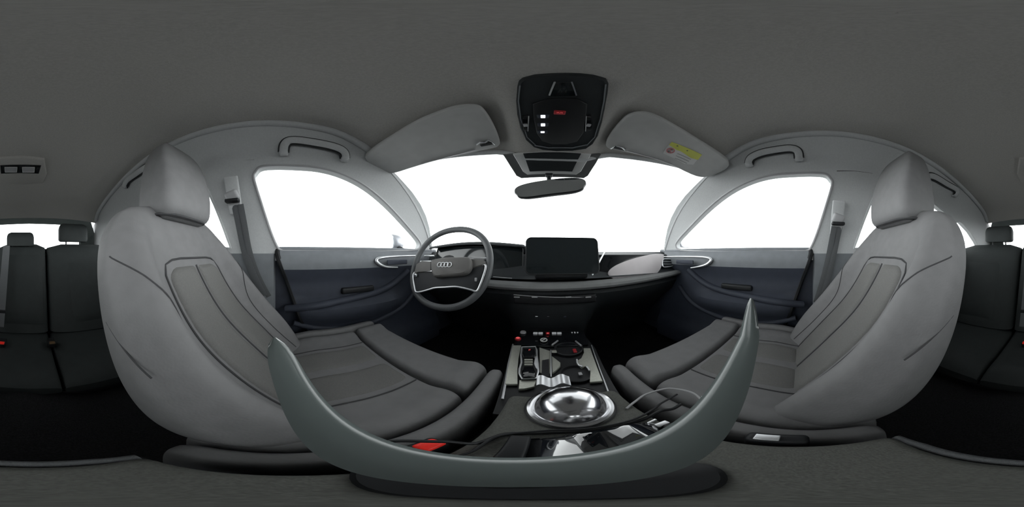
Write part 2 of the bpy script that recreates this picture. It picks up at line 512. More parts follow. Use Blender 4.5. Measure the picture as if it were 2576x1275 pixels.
# doors
def door_x(y, z):
    d = .018
    d += .030 * sst(-.13, -.05, z) * (1 - sst(-.015, .012, z))          # shoulder pad under the window
    d += .055 * sst(-.34, -.25, z) * (1 - sst(-.235, -.19, z)) * sst(-.02, .10, y) * (1 - sst(.42, .62, y))   # arm rest
    d += .03 * (1 - sst(-.48, -.40, z)) * sst(.1, .2, y)
    return .712 - d
def make_door(s, front, name, label):
    ya, yb = (-.045, .84) if front else (-.90, -.285)
    rows = []
    for i in range(30):
        z = lerp(.018, -.58, i / 29)
        a = ya + (.34 * max(0, -z) if front else 0)
        rows.append([Vector((XC + s * door_x(lerp(a, yb, j/24), z), lerp(a, yb, j/24), z)) for j in range(25)])
    root = thing(name, (XC + s*.70, (ya+yb)/2, -.58), label, kind='structure')
    mk('lower_card', grid(rows[4:]), 'door', root)
    mk('shoulder_pad', grid(rows[:5]), 'doorpad', root)
    mk('sill_cap', tube([Vector((XC + s*.70, y, .016)) for y in (ya, (ya+yb)/2, yb)], .012, 8), 'doorpad', root)
    mk('rear_edge', tube([r[0] + Vector((s*.01, 0, 0)) for r in rows], .012, 8), 'black', root)
    if front:
        # curved arm rest rail and pull cup
        rail = [(-.01, -.235), (.10, -.215), (.22, -.205), (.34, -.195), (.44, -.175), (.52, -.14), (.58, -.09)]
        mk('armrest', tube(smoothpath([Vector((XC + s*(door_x(y, z) - .004), y, z)) for y, z in rail]), .020, 12, flat=.8), 'door', root)
        rail2 = [(.02, -.30), (.14, -.335), (.28, -.345), (.42, -.33), (.56, -.28), (.66, -.20)]
        mk('pocket_rim', tube(smoothpath([Vector((XC + s*(door_x(y, z) - .006), y, z)) for y, z in rail2]), .013, 10), 'door', root)
        mk('pull_cup', rbox((XC + s*(door_x(.30, -.16) - .004), .30, -.165), (.02, .16, .03), .009), 'black', root)
        if s > 0: L = [(1668, 646), (1700, 645), (1745, 645.5), (1772, 647), (1787, 651), (1787, 658), (1776, 666), (1757, 671), (1738, 674)]
        else: L = [(1046, 643), (1015, 644), (985, 645.5), (962, 648), (949, 652), (948, 659), (958, 667), (974, 672), (1000, 673)]
        pts = []
        for k, (a, b) in enumerate(L):
            pts.append(px_(a, b, XC + s * (.625 + .03 * min(1, k / 4))))
        tap = lambda t: .55 + .75 * math.exp(-((t - .62) / .26) ** 2)
        mk('handle_surround', tube(smoothpath(pts), .0068, 10, taper=tap), 'satin', root)
        mk('inner_handle', rbox(px_(1722 if s > 0 else 1000, 659, XC + s*.632), (.008, .12, .022), .004), 'door', root)
    return root
make_door(-1, True, 'door_1', "dark blue-grey driver's door panel beside the steering wheel")
make_door(1, True, 'door_2', "dark blue-grey passenger's door panel with bright curved handle surround")
make_door(-1, False, 'door_3', 'dark rear door panel behind the driver')
make_door(1, False, 'door_4', 'dark rear door panel behind the passenger')

# ------------------------------------------------------------------ dashboard
def dash_row(u):
    x = XC + u * .69; a = u * u
    return [Vector((x, 1.13 - .32*a, .012)), Vector((x, .98 - .20*a, .004)), Vector((x, .84 - .06*a, -.004)), Vector((x, .79 - .03*a, -.006)), Vector((x, .765 - .02*a, -.016)),
            Vector((x, .73, -.06)), Vector((x, .70, -.100)), Vector((x, .665 + .03*a, -.108))]
dash = thing('dashboard', (XC, .9, -.6), 'dark soft-touch dashboard with a grey curved ledge across its width', 'dashboard')
mk('upper_pad', grid([dash_row(j/20) for j in range(-20, 21)]), 'dash', dash)
mk('cowl', grid([[Vector((XC + u*.74, y - (.33*u*u if y < 1.15 else 0), z)) for u in [k/12 for k in range(-12, 13)]] for y, z in ((1.10, .008), (1.14, .006), (1.22, -.03))]), 'dash', dash)
led = []
for j in range(-24, 25):
    u = j/24; a = u*u; x = XC + u*.69
    y0 = .565 + .085*a; z0 = -.114 + .012*a
    led.append([Vector((x, y0+.10, z0-.004)), Vector((x, y0+.03, z0)), Vector((x, y0+.008, z0-.003)), Vector((x, y0, z0-.012)), Vector((x, y0+.004, z0-.020)), Vector((x, y0+.02, z0-.027)), Vector((x, y0+.06, z0-.03))])
mk('ledge', grid(led), 'dashgrey', dash)
low = []
for j in range(-20, 21):
    u = j/20; a = u*u; x = XC + u*.69; y0 = .565+.085*a
    kne = .12 * sst(.18, .32, abs(u))
    low.append([Vector((x, y0+.05, -.128)), Vector((x, y0+.035, -.16)), Vector((x, y0+.04+kne*.3, -.22)), Vector((x, y0+.07+kne, -.30)), Vector((x, y0+.13+kne*1.5, -.42)), Vector((x, y0+.24+kne*1.5, -.61))])
mk('lower_panel', grid(low), 'dash', dash)
mk('ledge_strip', tube([py_(1241, 696, .60), py_(1262, 698, .595), py_(1288, 700, .59)], .0016, 8), 'plasticgrey', dash)
# climate vents bar below the ledge
barY = .588
p0, p1 = py_(1292, 741, barY), py_(1500, 746, barY)
mk('vent_bar', rbox((p0+p1)/2 + Vector((0, .012, -.012)), ((p1-p0).length, .03, .034), .006), 'black', dash)
mk('vent_strip', tube([p0, (p0+p1)/2 + Vector((0, -.004, 0)), p1], .0018, 8), 'plasticgrey', dash)
for k, xx in enumerate((1300, 1345, 1430, 1480)):
    c = py_(xx, 747, barY - .004)
    mk('vent_tab', rbox(c, (.022, .008, .005), .002), 'satin' if k in (1, 2) else 'plasticgrey', dash)
for xx, zz in ((1350, 793), (1379, 793), (1421, 795)):
    c = py_(xx, zz, .625)
    mk('usb_socket', rbox(c, (.011, .014, .009), .002), 'greylamp' if xx < 1400 else 'door', dash)
mk('socket_panel', rbox(py_(1385, 793, .64), (.14, .02, .045), .006), 'black', dash)

# displays
def panel_grid(fn, nu=16, nv=6):
    return grid([[fn(i/nu, j/nv) for j in range(nv+1)] for i in range(nu+1)])
def curved_panel(x0, x1, z0, z1, y, lean, bow, thick=.012, r=.02, n=28):
    """upright slab with rounded corners, leaning back and bowed"""
    loop = []
    for cx, cz, a0 in ((x1-r, z1-r, 0), (x0+r, z1-r, 90), (x0+r, z0+r, 180), (x1-r, z0+r, 270)):
        for k in range(7):
            a = math.radians(a0 + k*15); loop.append((cx + r*math.cos(a), cz + r*math.sin(a)))
    loop = dens(loop, .02)
    v, f = fill2d(loop, (), .02)
    xm = (x0+x1)/2
    def P(p, d): return Vector((p[0], y + lean*(p[1]-z0) + bow*((p[0]-xm)/(x1-x0))**2 + d, p[1]))
    n = len(v); bnd = len(loop)
    V = [P(p, 0) for p in v] + [P(p, thick) for p in v]
    Fc = list(f) + [tuple(i+n for i in q) for q in f] + [(i, (i+1) % bnd, n+(i+1) % bnd, n+i) for i in range(bnd)]
    return (V, Fc), [P(p, -.0005) for p in loop]
scr = thing('touchscreen', (.085, .66, -.08), 'large dark central touchscreen standing on the dashboard', parent=dash)
vf, lp = curved_panel(-.075, .222, -.082, .066, .640, .22, -.03)
mk('screen_glass', vf, 'display', scr)
mk('screen_frame', tube(lp, .0022, 6, True), 'black', scr)
mk('edge_trim', tube([py_(1521, 634, .70), py_(1507, 660, .675), py_(1497, 676, .66), py_(1490, 692, .65)], .0032, 8), 'satin', scr)
mk('screen_foot', rbox((.07, .675, -.09), (.22, .04, .03), .01), 'black', scr)
ins = thing('instrument_display', (-.36, .74, -.09), 'dark instrument display behind the steering wheel', parent=dash)
vf, lp = curved_panel(-.58, -.10, -.085, .034, .715, .2, .05)
mk('screen_glass', vf, 'display', ins)
mk('screen_frame', tube(lp, .002, 6, True), 'black', ins)
hood = []
for j in range(17):
    x = lerp(-.60, -.09, j/16); b = math.sin(PI*j/16)
    hood.append([Vector((x, .70, .030+.016*b)), Vector((x, .72, .040+.018*b)), Vector((x, .78, .036+.016*b)), Vector((x, .86, .0))])
mk('hood', grid(hood), 'dash', ins, solid=.006)
mk('light_bar', tube([py_(1180, 647, .70), py_(1228, 649, .69)], .003, 8), 'plasticgrey', ins)
pas = thing('passenger_display', (.42, .71, -.09), 'gloss black passenger display strip on the dashboard', parent=dash)
vf, lp = curved_panel(.245, .63, -.098, -.008, .700, .35, .03, r=.012)
mk('screen_glass', vf, 'gloss', pas)
mk('screen_frame', tube(lp, .0016, 6, True), 'black', pas)
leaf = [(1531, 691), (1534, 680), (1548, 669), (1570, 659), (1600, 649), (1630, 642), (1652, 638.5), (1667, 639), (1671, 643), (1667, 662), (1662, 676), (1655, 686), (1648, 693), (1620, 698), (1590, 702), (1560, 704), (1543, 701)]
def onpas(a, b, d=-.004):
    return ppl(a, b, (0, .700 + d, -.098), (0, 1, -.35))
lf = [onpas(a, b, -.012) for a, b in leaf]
leaf_patch = mk('dash_patch', pillow(smoothpath(lf, 3, True), (0, .010, 0), r=.003), 'patch', dash)  # pale leaf shape standing just off the passenger display
leaf_patch['label'] = 'pale pinkish leaf-shaped inlay'
vent = thing('air_vent', onpas(1680, 668, .0), 'small chrome-ringed air vent beside the pale inlay', parent=dash)
vc = [onpas(a, b, -.01) for a, b in ((1668, 653), (1680, 651), (1692, 653), (1697, 660), (1693, 668), (1681, 671), (1668, 670))]
mk('vent_ring', tube(smoothpath(vc, 4, True), .0036, 8, True), 'satin', vent)
mk('vent_core', pillow(smoothpath(vc, 2, True), (0, .02, 0), r=.002), 'gloss', vent)
for py in (658, 664):
    mk('vent_slat', tube([onpas(1669, py, -.012), onpas(1693, py, -.012)], .002, 6), 'satin', vent)

# ------------------------------------------------------------------ steering wheel
TILT = math.radians(24)
WN = Vector((0, -math.cos(TILT), math.sin(TILT)))
WU = Vector((0, math.sin(TILT), math.cos(TILT))); WX = Vector((1, 0, 0))
d = ray(1124, 668); WC = d * (.625 / math.hypot(d.x, d.y))
def wp(px, py, off=0.0):
    return ppl(px, py, WC + WN * off, WN)
wheel = thing('steering_wheel', WC - WN * .08, 'grey flattened steering wheel with chrome-edged spokes in front of the driver', 'steering wheel')
RW = .171
rim = []
for k in range(72):
    a = 2*PI*k/72
    sx, sy = math.cos(a), math.sin(a)
    sx = math.copysign(abs(sx)**.92, sx); sy = math.copysign(abs(sy)**.92, sy)
    rim.append(WC + WX*RW*sx + WU*RW*.95*sy)
mk('rim', tube(rim, .0125, 14, True, up=WN), 'wheel', wheel)
pad = [(1083, 655), (1090, 651), (1110, 647), (1130, 645), (1160, 644), (1176, 645), (1182, 650), (1184, 662), (1180, 676), (1170, 686), (1150, 691), (1115, 694), (1093, 695), (1086, 690), (1082, 675)]
mk('airbag_cover', pillow(smoothpath([wp(a, b, .036) for a, b in pad], 3, True), WN*-.030, r=.008), 'airbag', wheel)
sp = [(1041, 689), (1050, 684), (1090, 682), (1130, 680), (1180, 676), (1215, 664), (1221, 668), (1217, 690), (1208, 715), (1199, 732), (1170, 725), (1140, 721), (1105, 722), (1075, 728), (1047, 736), (1042, 720)]
mk('spoke_panel', pillow([wp(a, b, .012) for a, b in sp], WN*-.016, r=.004), 'wheelblack', wheel)
spu = [(1046, 664), (1060, 655), (1085, 657), (1084, 682), (1050, 685), (1040, 690)]
mk('spoke', pillow([wp(a, b, .018) for a, b in spu], WN*-.018, r=.004), 'airbag', wheel)
spr = [(1180, 650), (1216, 652), (1222, 662), (1215, 666), (1182, 675)]
mk('spoke', pillow([wp(a, b, .018) for a, b in spr], WN*-.018, r=.004), 'airbag', wheel)
mk('column', tube([WC - WN*.0, WC - WN*.20], .045, 16), 'black', wheel)
ch1 = [(1089, 682), (1060, 682.5), (1046, 684), (1040, 690), (1040, 703), (1043, 722), (1047, 734), (1062, 733), (1080, 728), (1095, 724), (1120, 722.5), (1145, 721), (1165, 724), (1185, 729), (1199, 732), (1208, 716), (1216, 694), (1222, 672), (1219, 665), (1205, 667), (1190, 670), (1179, 673)]
mk('chrome_edge', tube(smoothpath([wp(a, b, .014) for a, b in ch1], 4), .0034, 8), 'satin', wheel)
mk('thumb_button', rbox(wp(1046, 692, .018), (.016, .008, .012), .003), 'satin', wheel)
mk('thumb_button', rbox(wp(1197, 703, .014), (.008, .006, .012), .002), 'plasticgrey', wheel)
for a, b, c, dd in ((1068, 644, 1092, 643), (1058, 658, 1085, 657)):
    mk('stalk', tube([wp(a, b, -.03), wp(c, dd, -.03)], .0038, 10), 'satin', wheel)
for k in range(4):
    c = wp(1105.5 + 8.4*k, 665.5, .0378)
    mk('emblem_ring', tube([c + WX*.0088*math.cos(2*PI*i/28) + WU*.0088*math.sin(2*PI*i/28) for i in range(28)], .0014, 8, True), 'satin', wheel)

# ------------------------------------------------------------------ front seats
BACK = [(-.43, .05, -.08, .20, .02), (-.34, .00, -.16, .232, .05), (-.25, -.068, -.225, .243, .072), (-.15, -.156, -.278, .245, .078), (-.05, -.220, -.312, .241, .060),
        (.02, -.250, -.33, .228, .036), (.065, -.266, -.336, .205, .016), (.095, -.278, -.334, .178, .006), (.112, -.288, -.328, .145, .002), (.12, -.298, -.318, .10, 0)]
PW = .46
def bolster(u): return sst(.56, .80, u) * (1 - .85*sst(.86, 1.0, u))
def seat_section(z, n=96):
    yf, yb, w, b = table(BACK, z)
    mid, hd = (yf+yb)/2, (yf-yb)/2; o = []
    for k in range(n):
        t = 2*PI*k/n; c, s = math.cos(t), math.sin(t)
        x = w*math.copysign(abs(c)**PW, c); yy = math.copysign(abs(s)**PW, s)
        bol = b * bolster(abs(x)/w)
        o.append((x, mid + hd*yy + (bol*max(0, yy)**.5 if yy > 0 else 0), z))
    return o
def seat_front(x, z):
    yf, yb, w, b = table(BACK, z); mid, hd = (yf+yb)/2, (yf-yb)/2
    u = min(.98, abs(x)/w)
    yy = (1 - u**(2/PW)) ** (PW/2)
    return mid + hd*yy + b*bolster(u)*yy**.5
def cush_top(x, y):
    u = abs(x)/.268
    z = -.335 + .018*sst(.55, .80, u) - .03*sst(.90, 1.0, u)
    return z - .02*(1-sst(-.02, .10, y)) + .012*sst(.15, .36, y)
def front_seat(s, name, label):
    cx = XC + s*.39
    def T(p): return Vector((cx + s*p[0]*1.0, p[1], p[2]))
    root = thing(name, (cx, .1, -.6), label, 'car seat', 'front seats')
    zs = [lerp(-.43, .12, i/40) for i in range(41)]
    back = mk('backrest', loft([[T(p) for p in seat_section(z)] for z in zs]), 'leather', root)
    # ribbed centre columns
    for x0, x1 in ((-.119, -.002), (.002, .119)):
        rows = []
        for i in range(61):
            v = i/60; z = lerp(-.40, -.025, v); row = []
            top = sst(.90, 1.0, v)
            for j in range(15):
                u = j/14; a = x0; b = x1
                if x0 < -.05: a = x0 + .028*top**2
                else: b = x1 - .028*top**2
                x = lerp(a, b, u)
                e = (1-abs(2*u-1)**10)*(1-abs(2*v-1)**30)
                rib = .0030*abs(math.sin(v*PI*14))**.6
                row.append(T((x, seat_front(x, z) - .012 + .017*e + rib*e, z)))
            rows.append(row)
        mk('insert_panel', grid(rows), 'insert', back)
    # seams
    for sx in (-1, 1):
        pts = [T((sx*.122, seat_front(.122, z) + .0005, z)) for z in [lerp(-.38, -.045, k/20) for k in range(21)]]
        pts += [T((sx*x, seat_front(x, -.02) + .0005, z)) for x, z in ((.112, -.024), (.09, -.014), (.06, -.011), (.03, -.011), (0, -.011))]
        mk('seam', tube(pts, .0024, 6), 'seam', back)
        pts = [T((sx*x, seat_front(x, z) + .0006, z)) for x, z in [(p.x, p.y) for p in smoothpath([(.232, -.005, 0), (.212, -.028, 0), (.188, -.06, 0), (.172, -.10, 0), (.160, -.16, 0), (.156, -.25, 0), (.160, -.34, 0)], 5)]]
        mk('seam', tube(pts, .0014, 6), 'seam', back)
    mk('seam', tube([T((0, seat_front(0, z) + .0005, z)) for z in [lerp(-.38, -.03, k/20) for k in range(21)]], .0028, 6), 'seam', back)
    # side seam on the flank that faces the centre
    pts = []
    for k in range(11):
        t = k/10; z = lerp(-.12, -.17, t); yf, yb, w, b = table(BACK, z)
        pts.append(T((-(w*.995), lerp(yb+.05, yf+.01, t), z)))
    mk('seam', tube(pts, .0014, 6), 'seam', back)
    # headrest: wedge shaped, narrow at the top
    HR = [(.086, -.262, -.345, .082), (.10, -.240, -.362, .100), (.14, -.233, -.366, .106), (.20, -.237, -.362, .104), (.26, -.250, -.352, .097), (.31, -.266, -.342, .083), (.338, -.280, -.332, .062), (.350, -.294, -.320, .035)]
    secs = []
    for i in range(25):
        z = lerp(.086, .350, i/24); yf, yb, w = table(HR, z); mid, hd = (yf+yb)/2, (yf-yb)/2
        sec = []
        for (x, yy) in super_loop(1, 1, 72, .25):
            taper = 1 - .16*(1 - (yy+1)/2)
            sec.append(T((w*x*taper, mid + hd*yy, z + .012*(1-abs(x)) * 0)))
        secs.append(sec)
    hr = mk('headrest', loft(secs), 'leather', root)
    lowest = [T((.098*math.copysign(abs(math.cos(2*PI*k/40))**.5, math.cos(2*PI*k/40)), -.302 + .058*math.copysign(abs(math.sin(2*PI*k/40))**.5, math.sin(2*PI*k/40)), .0945)) for k in range(40)]
    mk('seam', tube(lowest, .004, 6, True), 'seam', hr)
    for sx in (-1, 1):
        mk('headrest_post', tube([T((sx*.05, -.305, .06)), T((sx*.05, -.305, .10))], .006, 10), 'chrome', root)
    # cushion
    def cushion_loft(y0, y1, n, zoff, rad, x0=-.230, x1=.230, zb=-.50, p=.30):
        secs = []
        for i in range(n+1):
            f = i/n; f = .5 - .5*math.cos(PI*f) if n > 8 else f
            y = lerp(y0, y1, f); e = min(1, min(y-y0, y1-y)/rad)
            rr = math.sqrt(max(0, 1-(1-e)**2)); sec = []
            hw = (x1-x0)/2 - .010*(1-rr); xm = (x0+x1)/2
            for k in range(48):
                a = 2*PI*k/48; c, sn = math.cos(a), math.sin(a)
                xx = hw*math.copysign(abs(c)**p, c); q = math.copysign(abs(sn)**p, sn)
                x = xm + xx
                zt = cush_top(min(abs(x), .22) if abs(xm) < .01 else .20, y) + zoff - .014*(1-rr)
                sec.append(T((x, y, (zt+zb)/2 + q*(zt-zb)/2)))
            secs.append(sec)
        return loft(secs)
    cu = mk('cushion', cushion_loft(-.10, .244, 26, 0, .014), 'leather', root)
    mk('thigh_support', cushion_loft(.253, .362, 20, .006, .012), 'leather', root)
    for a, b in ((-.276, -.234), (.234, .276)):
        mk('cushion_bolster', cushion_loft(-.09, .352, 26, -.004, .03, a, b, p=.55), 'leather', root)
    for x0, x1 in ((-.118, -.003), (.003, .118)):
        rows = []
        for i in range(31):
            v = i/30; y = lerp(.0, .240, v); row = []
            for j in range(13):
                u = j/12; x = lerp(x0, x1, u); e = (1-abs(2*u-1)**6)*(1-abs(2*v-1)**14)
                row.append(T((x, y, cush_top(x, y) - .010 + .014*e)))
            rows.append(row)
        mk('insert_panel', grid(rows), 'insert', cu)
    for sx in (-1, 1):
        pts = [T((sx*.124, y, cush_top(.124, y) + .0005)) for y in [lerp(-.02, .235, k/10) for k in range(11)]]
        mk('seam', tube(pts, .0018, 6), 'seam', cu)
    mk('seat_base', rbox((cx, .10, -.53), (.44, .40, .12), .02), 'black', root)
    for sx in (-1, 1):
        mk('seat_rail', rbox((cx + sx*.19, .10, -.59), (.04, .46, .04), .008), 'black', root)
    mk('side_shield', rbox((cx - s*.280, .06, -.47), (.012, .34, .09), .005), 'black', root)
    return root
front_seat(-1, 'front_seat', "grey leather driver's seat with ribbed insert, facing the steering wheel")
front_seat(1, 'front_seat', "grey leather front passenger seat with ribbed insert, away from the steering wheel")

# ------------------------------------------------------------------ rear bench and its headrests
bench = thing('rear_bench', (XC, -.8, -.6), 'dark grey rear bench seat in shadow behind the front seats', 'rear seat')
def bench_back(x0, x1, bulge, name):
    secs = []
    for i in range(21):
        v = i/20; z = lerp(-.46, .066, v); yc = lerp(-.86, -1.09, v)
        e = math.sqrt(max(0, 1-max(0, (v-.86)/.14)**2)); wv = math.sqrt(max(0, 1 - max(0, (v-.94)/.06)**2*.6))
        xm, hw = (x0+x1)/2, (x1-x0)/2*wv
        sec = [Vector((xm + a*hw, yc - .055 + q*.06*max(.15, e) + (bulge*(1-a**2) if q > 0 else 0), z)) for a, q in super_loop(1, 1, 36, .4)]
        secs.append(sec)
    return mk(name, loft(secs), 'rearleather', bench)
bench_back(-.655, -.095, .012, 'backrest')
bench_back(-.085, .235, .004, 'centre_backrest')
bench_back(.245, .715, .012, 'backrest')
# raised centre panels of the backrests, folded arm rest
def pad_on_bench(x0, x1, v0, v1, nm):
    rows = []
    for i in range(13):
        v = lerp(v0, v1, i/12); z = lerp(-.46, .066, v); yc = lerp(-.86, -1.09, v) + .022
        rows.append([Vector((lerp(x0, x1, j/12), yc - .012 + .018*(1-abs(2*j/12-1)**8)*(1-abs(2*i/12-1)**8), z)) for j in range(13)])
    mk(nm, grid(rows), 'rearleather', bench)
pad_on_bench(-.50, -.22, .08, .78, 'insert_panel'); pad_on_bench(.36, .62, .08, .78, 'insert_panel')
pad_on_bench(-.06, .21, .10, .86, 'folded_armrest')
for x0, x1 in ((-.655, -.095), (-.085, .235), (.245, .715)):
    secs = []
    for i in range(17):
        v = i/16; y = lerp(-.90, -.46, v); e = math.sqrt(max(0, 1-max(0, (v-.82)/.18)**2))
        sec = [Vector(((x0+x1)/2 + a*(x1-x0)/2, y, -.53 + q*.065*max(.3, e))) for a, q in super_loop(1, 1, 36, .4)]
        secs.append(sec)
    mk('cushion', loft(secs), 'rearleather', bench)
mk('bench_base', rbox((XC, -.68, -.60), (1.30, .40, .06), .01), 'black', bench)
def rear_headrest(xm, zb, zt, y, hw, label):
    secs = []
    for i in range(15):
        v = i/14; z = lerp(zb, zt, v); e = math.sqrt(max(0, 1-max(0, (v-.55)/.45)**2)); e0 = math.sqrt(max(0, 1-max(0, (.15-v)/.15)**2))
        secs.append([Vector((xm + a*hw*(.72+.28*e)*(.9+.1*e0), y + q*(.045*max(.12, e)), z)) for a, q in super_loop(1, 1, 36, .5)])
    r = thing('rear_headrest', (xm, y, zb), label, parent=bench)
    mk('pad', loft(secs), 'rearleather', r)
    for sx in (-1, 1): mk('post', tube([(xm+sx*.05, y, zb-.05), (xm+sx*.05, y, zb+.02)], .006, 8), 'black', r)
rear_headrest(-.285, .085, .215, -1.13, .105, 'tall dark rear headrest behind the driver seat')
rear_headrest(.082, .05, .145, -1.10, .092, 'low grey headrest in the middle of the rear bench')
rear_headrest(.415, .085, .205, -1.13, .105, 'tall dark rear headrest behind the passenger seat')
# rear belt and buckles on the bench
rb = thing('rear_seat_belt', (.19, -.84, -.43), 'grey seat belt hanging down the rear backrest', 'seat belt')
mk('strap', loft([[Vector((.165 + a*.022, lerp(-1.035, -.815, t) + .012 + b*.0012, lerp(.05, -.40, t))) for a, b in ((-1, -1), (1, -1), (1, 1), (-1, 1))] for t in [k/10 for k in range(11)]]), 'belt', rb)
mk('tongue', rbox((.165, -.842, -.33), (.05, .012, .035), .003), 'black', rb)
for k, (x, y, z, m, lab) in enumerate(((.135, -.72, -.452, 'red', 'red-topped rear buckle lying on the bench below the belt'), (-.085, -.73, -.452, 'brown', 'brown-topped rear buckle lying on the bench behind the driver'))):
    b = thing('rear_buckle', (x, y, z-.015), lab, 'buckle')
    mk('buckle_body', rbox((x, y, z), (.035, .06, .026), .006), 'black', b)
    mk('release_button', rbox((x, y+.022, z+.012), (.026, .02, .008), .003), m, b)

# ------------------------------------------------------------------ centre console
con = thing('centre_console', (XC, .3, -.6), 'dark centre console with satin plates running from the dashboard to the armrest', 'console')
outl = [(-.066, .20), (-.080, .30), (-.098, .46), (-.092, .585), (-.06, .64), (.11, .64), (.142, .585), (.148, .46), (.128, .30), (.114, .20)]
mk('body', slab([Vector((x, y, -.322)) for x, y in outl], (0, 0, -.27)), 'black', con)
mk('rear_box', rbox((.03, .07, -.47), (.17, .28, .25), .012), 'black', con)
ZP = -.312
def plate(poly, name='trim_plate', m='plate', z=ZP, th=-.008, r=.0016):
    return mk(name, pillow([pz(a, b, z) for a, b in poly], (0, 0, th), r=r), m, con)
plate([(1290, 868), (1311, 868), (1305, 900), (1302, 930), (1302, 966), (1271, 966), (1276, 930), (1283, 900)])
plate([(1357, 873), (1384, 882), (1384, 940), (1358, 938)])
plate([(1388, 895), (1398, 902), (1410, 911), (1410, 920), (1398, 932), (1389, 938)])
plate([(1468, 875), (1485, 875), (1500, 915), (1516, 958), (1484, 961), (1486, 935), (1478, 920), (1464, 924), (1452, 916), (1449, 908), (1462, 900), (1469, 886)])
plate([(1306, 955), (1350, 955), (1345, 972), (1318, 978), (1304, 978)])
plate([(1308, 832), (1470, 832), (1480, 866), (1296, 866)], 'button_panel', 'gloss', -.314)
plate([(1364, 905), (1381, 902), (1382, 948), (1362, 948)], 'parking_switch', 'black', -.308)
mk('divider', tube([pz(1385.5, 880, -.309), pz(1386, 948, -.309)], .0016, 6), 'satin', con)
# chrome strips down both flanks
mk('edge_strip', tube([pz(1264, 1004, -.312), pz(1270, 972, -.316), pz(1279, 915, -.318), pz(1290, 866, -.318)], .0026, 8), 'satin', con)
mk('edge_strip', tube([pz(1530, 985, -.312), pz(1520, 958, -.316), pz(1503, 912, -.318), pz(1488, 868, -.318)], .0016, 8), 'satin', con)
# gear selector
sel = thing('gear_selector', pz(1330, 915, -.315), 'chrome-framed gear selector with a red lit P on the console', parent=con)
lo = [(1313, 873), (1347, 872), (1350, 880), (1350, 893), (1353, 915), (1354, 935), (1349, 951), (1313, 952), (1307, 940), (1307, 928), (1312, 912), (1311, 893)]
mk('bezel', tube([pz(a, b, -.306) for a, b in lo], .0026, 8, True), 'satin', sel)
mk('well', pillow([pz(a, b, -.308) for a, b in lo], (0, 0, -.008), r=.001), 'black', sel)
mk('lever', pillow([pz(a, b, -.296) for a, b in ((1316, 876), (1345, 876), (1348, 887), (1344, 897), (1318, 897), (1314, 887))], (0, 0, -.012), r=.003), 'gloss', sel)
mk('lever_back', pillow([pz(a, b, -.300) for a, b in ((1317, 921), (1343, 921), (1348, 934), (1346, 948), (1315, 949), (1311, 936))], (0, 0, -.010), r=.004), 'gloss', sel)
for k, yy in enumerate((899, 905, 911, 917)):
    mk('rib', tube([pz(1319, yy, -.302), pz(1340, yy, -.302)], .0032, 8), 'plate', sel)
mk('bright_side', pillow([pz(a, b, -.304) for a, b in ((1346, 897), (1350, 893), (1353, 915), (1353, 930), (1348, 925), (1343, 915))], (0, 0, -.006), r=.001), 'satin', sel)
c = pz(1332, 880, -.2945); c2 = pz(1332, 878, -.2945)
mk('lettering', text_vf('P', .011, c, (1, 0, 0), (0, 1, 0)), 'redlamp', sel)
# buttons
btn = thing('start_button', pz(1303, 853, -.315), 'round start button glowing red at the front corner of the console', parent=con)
cc = pz(1303, 853, -.314)
mk('cap', lathe([(.0105, 0), (.0105, .004), (.009, .0055), (.001, .006)], cc, 24), 'reddim', btn)
mk('lit_face', lathe([(.0065, .0055), (.0065, .0068), (.001, .007)], cc, 20), 'redlamp', btn)
kn = thing('round_knob', pz(1368, 857, -.315), 'small round knob with a bright slashed ring on the console', parent=con)
cc = pz(1368, 857, -.312)
mk('knob_ring', tube([cc + Vector((.010*math.cos(2*PI*i/28), .012*math.sin(2*PI*i/28), .004)) for i in range(28)], .002, 8, True), 'white', kn)
mk('knob_face', lathe([(.010, 0), (.010, .003), (.001, .004)], cc, 24, ey=1.2), 'gloss', kn)
mk('knob_slash', tube([cc + Vector((-.006, -.007, .005)), cc + Vector((.006, .008, .005))], .0016, 6), 'white', kn)
vk = thing('volume_dial', pz(1316, 838, -.315), 'grey round volume dial beside the red start button', parent=con)
cc = pz(1316, 838, -.314)
mk('dial_cap', lathe([(.011, 0), (.011, .006), (.0095, .008), (.001, .0082)], cc, 28), 'plasticgrey', vk)
mk('dial_ring', lathe([(.013, 0), (.013, .002), (.011, .002)], cc, 28), 'black', vk)
strip = thing('button_strip', pz(1378, 838, -.315), 'row of dim console buttons with a red lamp in the middle', parent=con)
for k, xx in enumerate((1347, 1360, 1394, 1407)):
    mk('button', rbox(pz(xx, 838, -.311), (.016, .012, .006), .002), 'greylamp', strip)
mk('button', rbox(pz(1378, 838, -.310), (.014, .014, .006), .002), 'reddim', strip)
mk('lamp', rbox(pz(1378, 838, -.3065), (.007, .006, .002), .001), 'redlamp', strip)
for xx in (1439, 1446, 1453):
    mk('symbol', rbox(pz(xx, 836, -.312), (.005, .009 if xx == 1446 else .005, .003), .001), 'greylamp', strip)
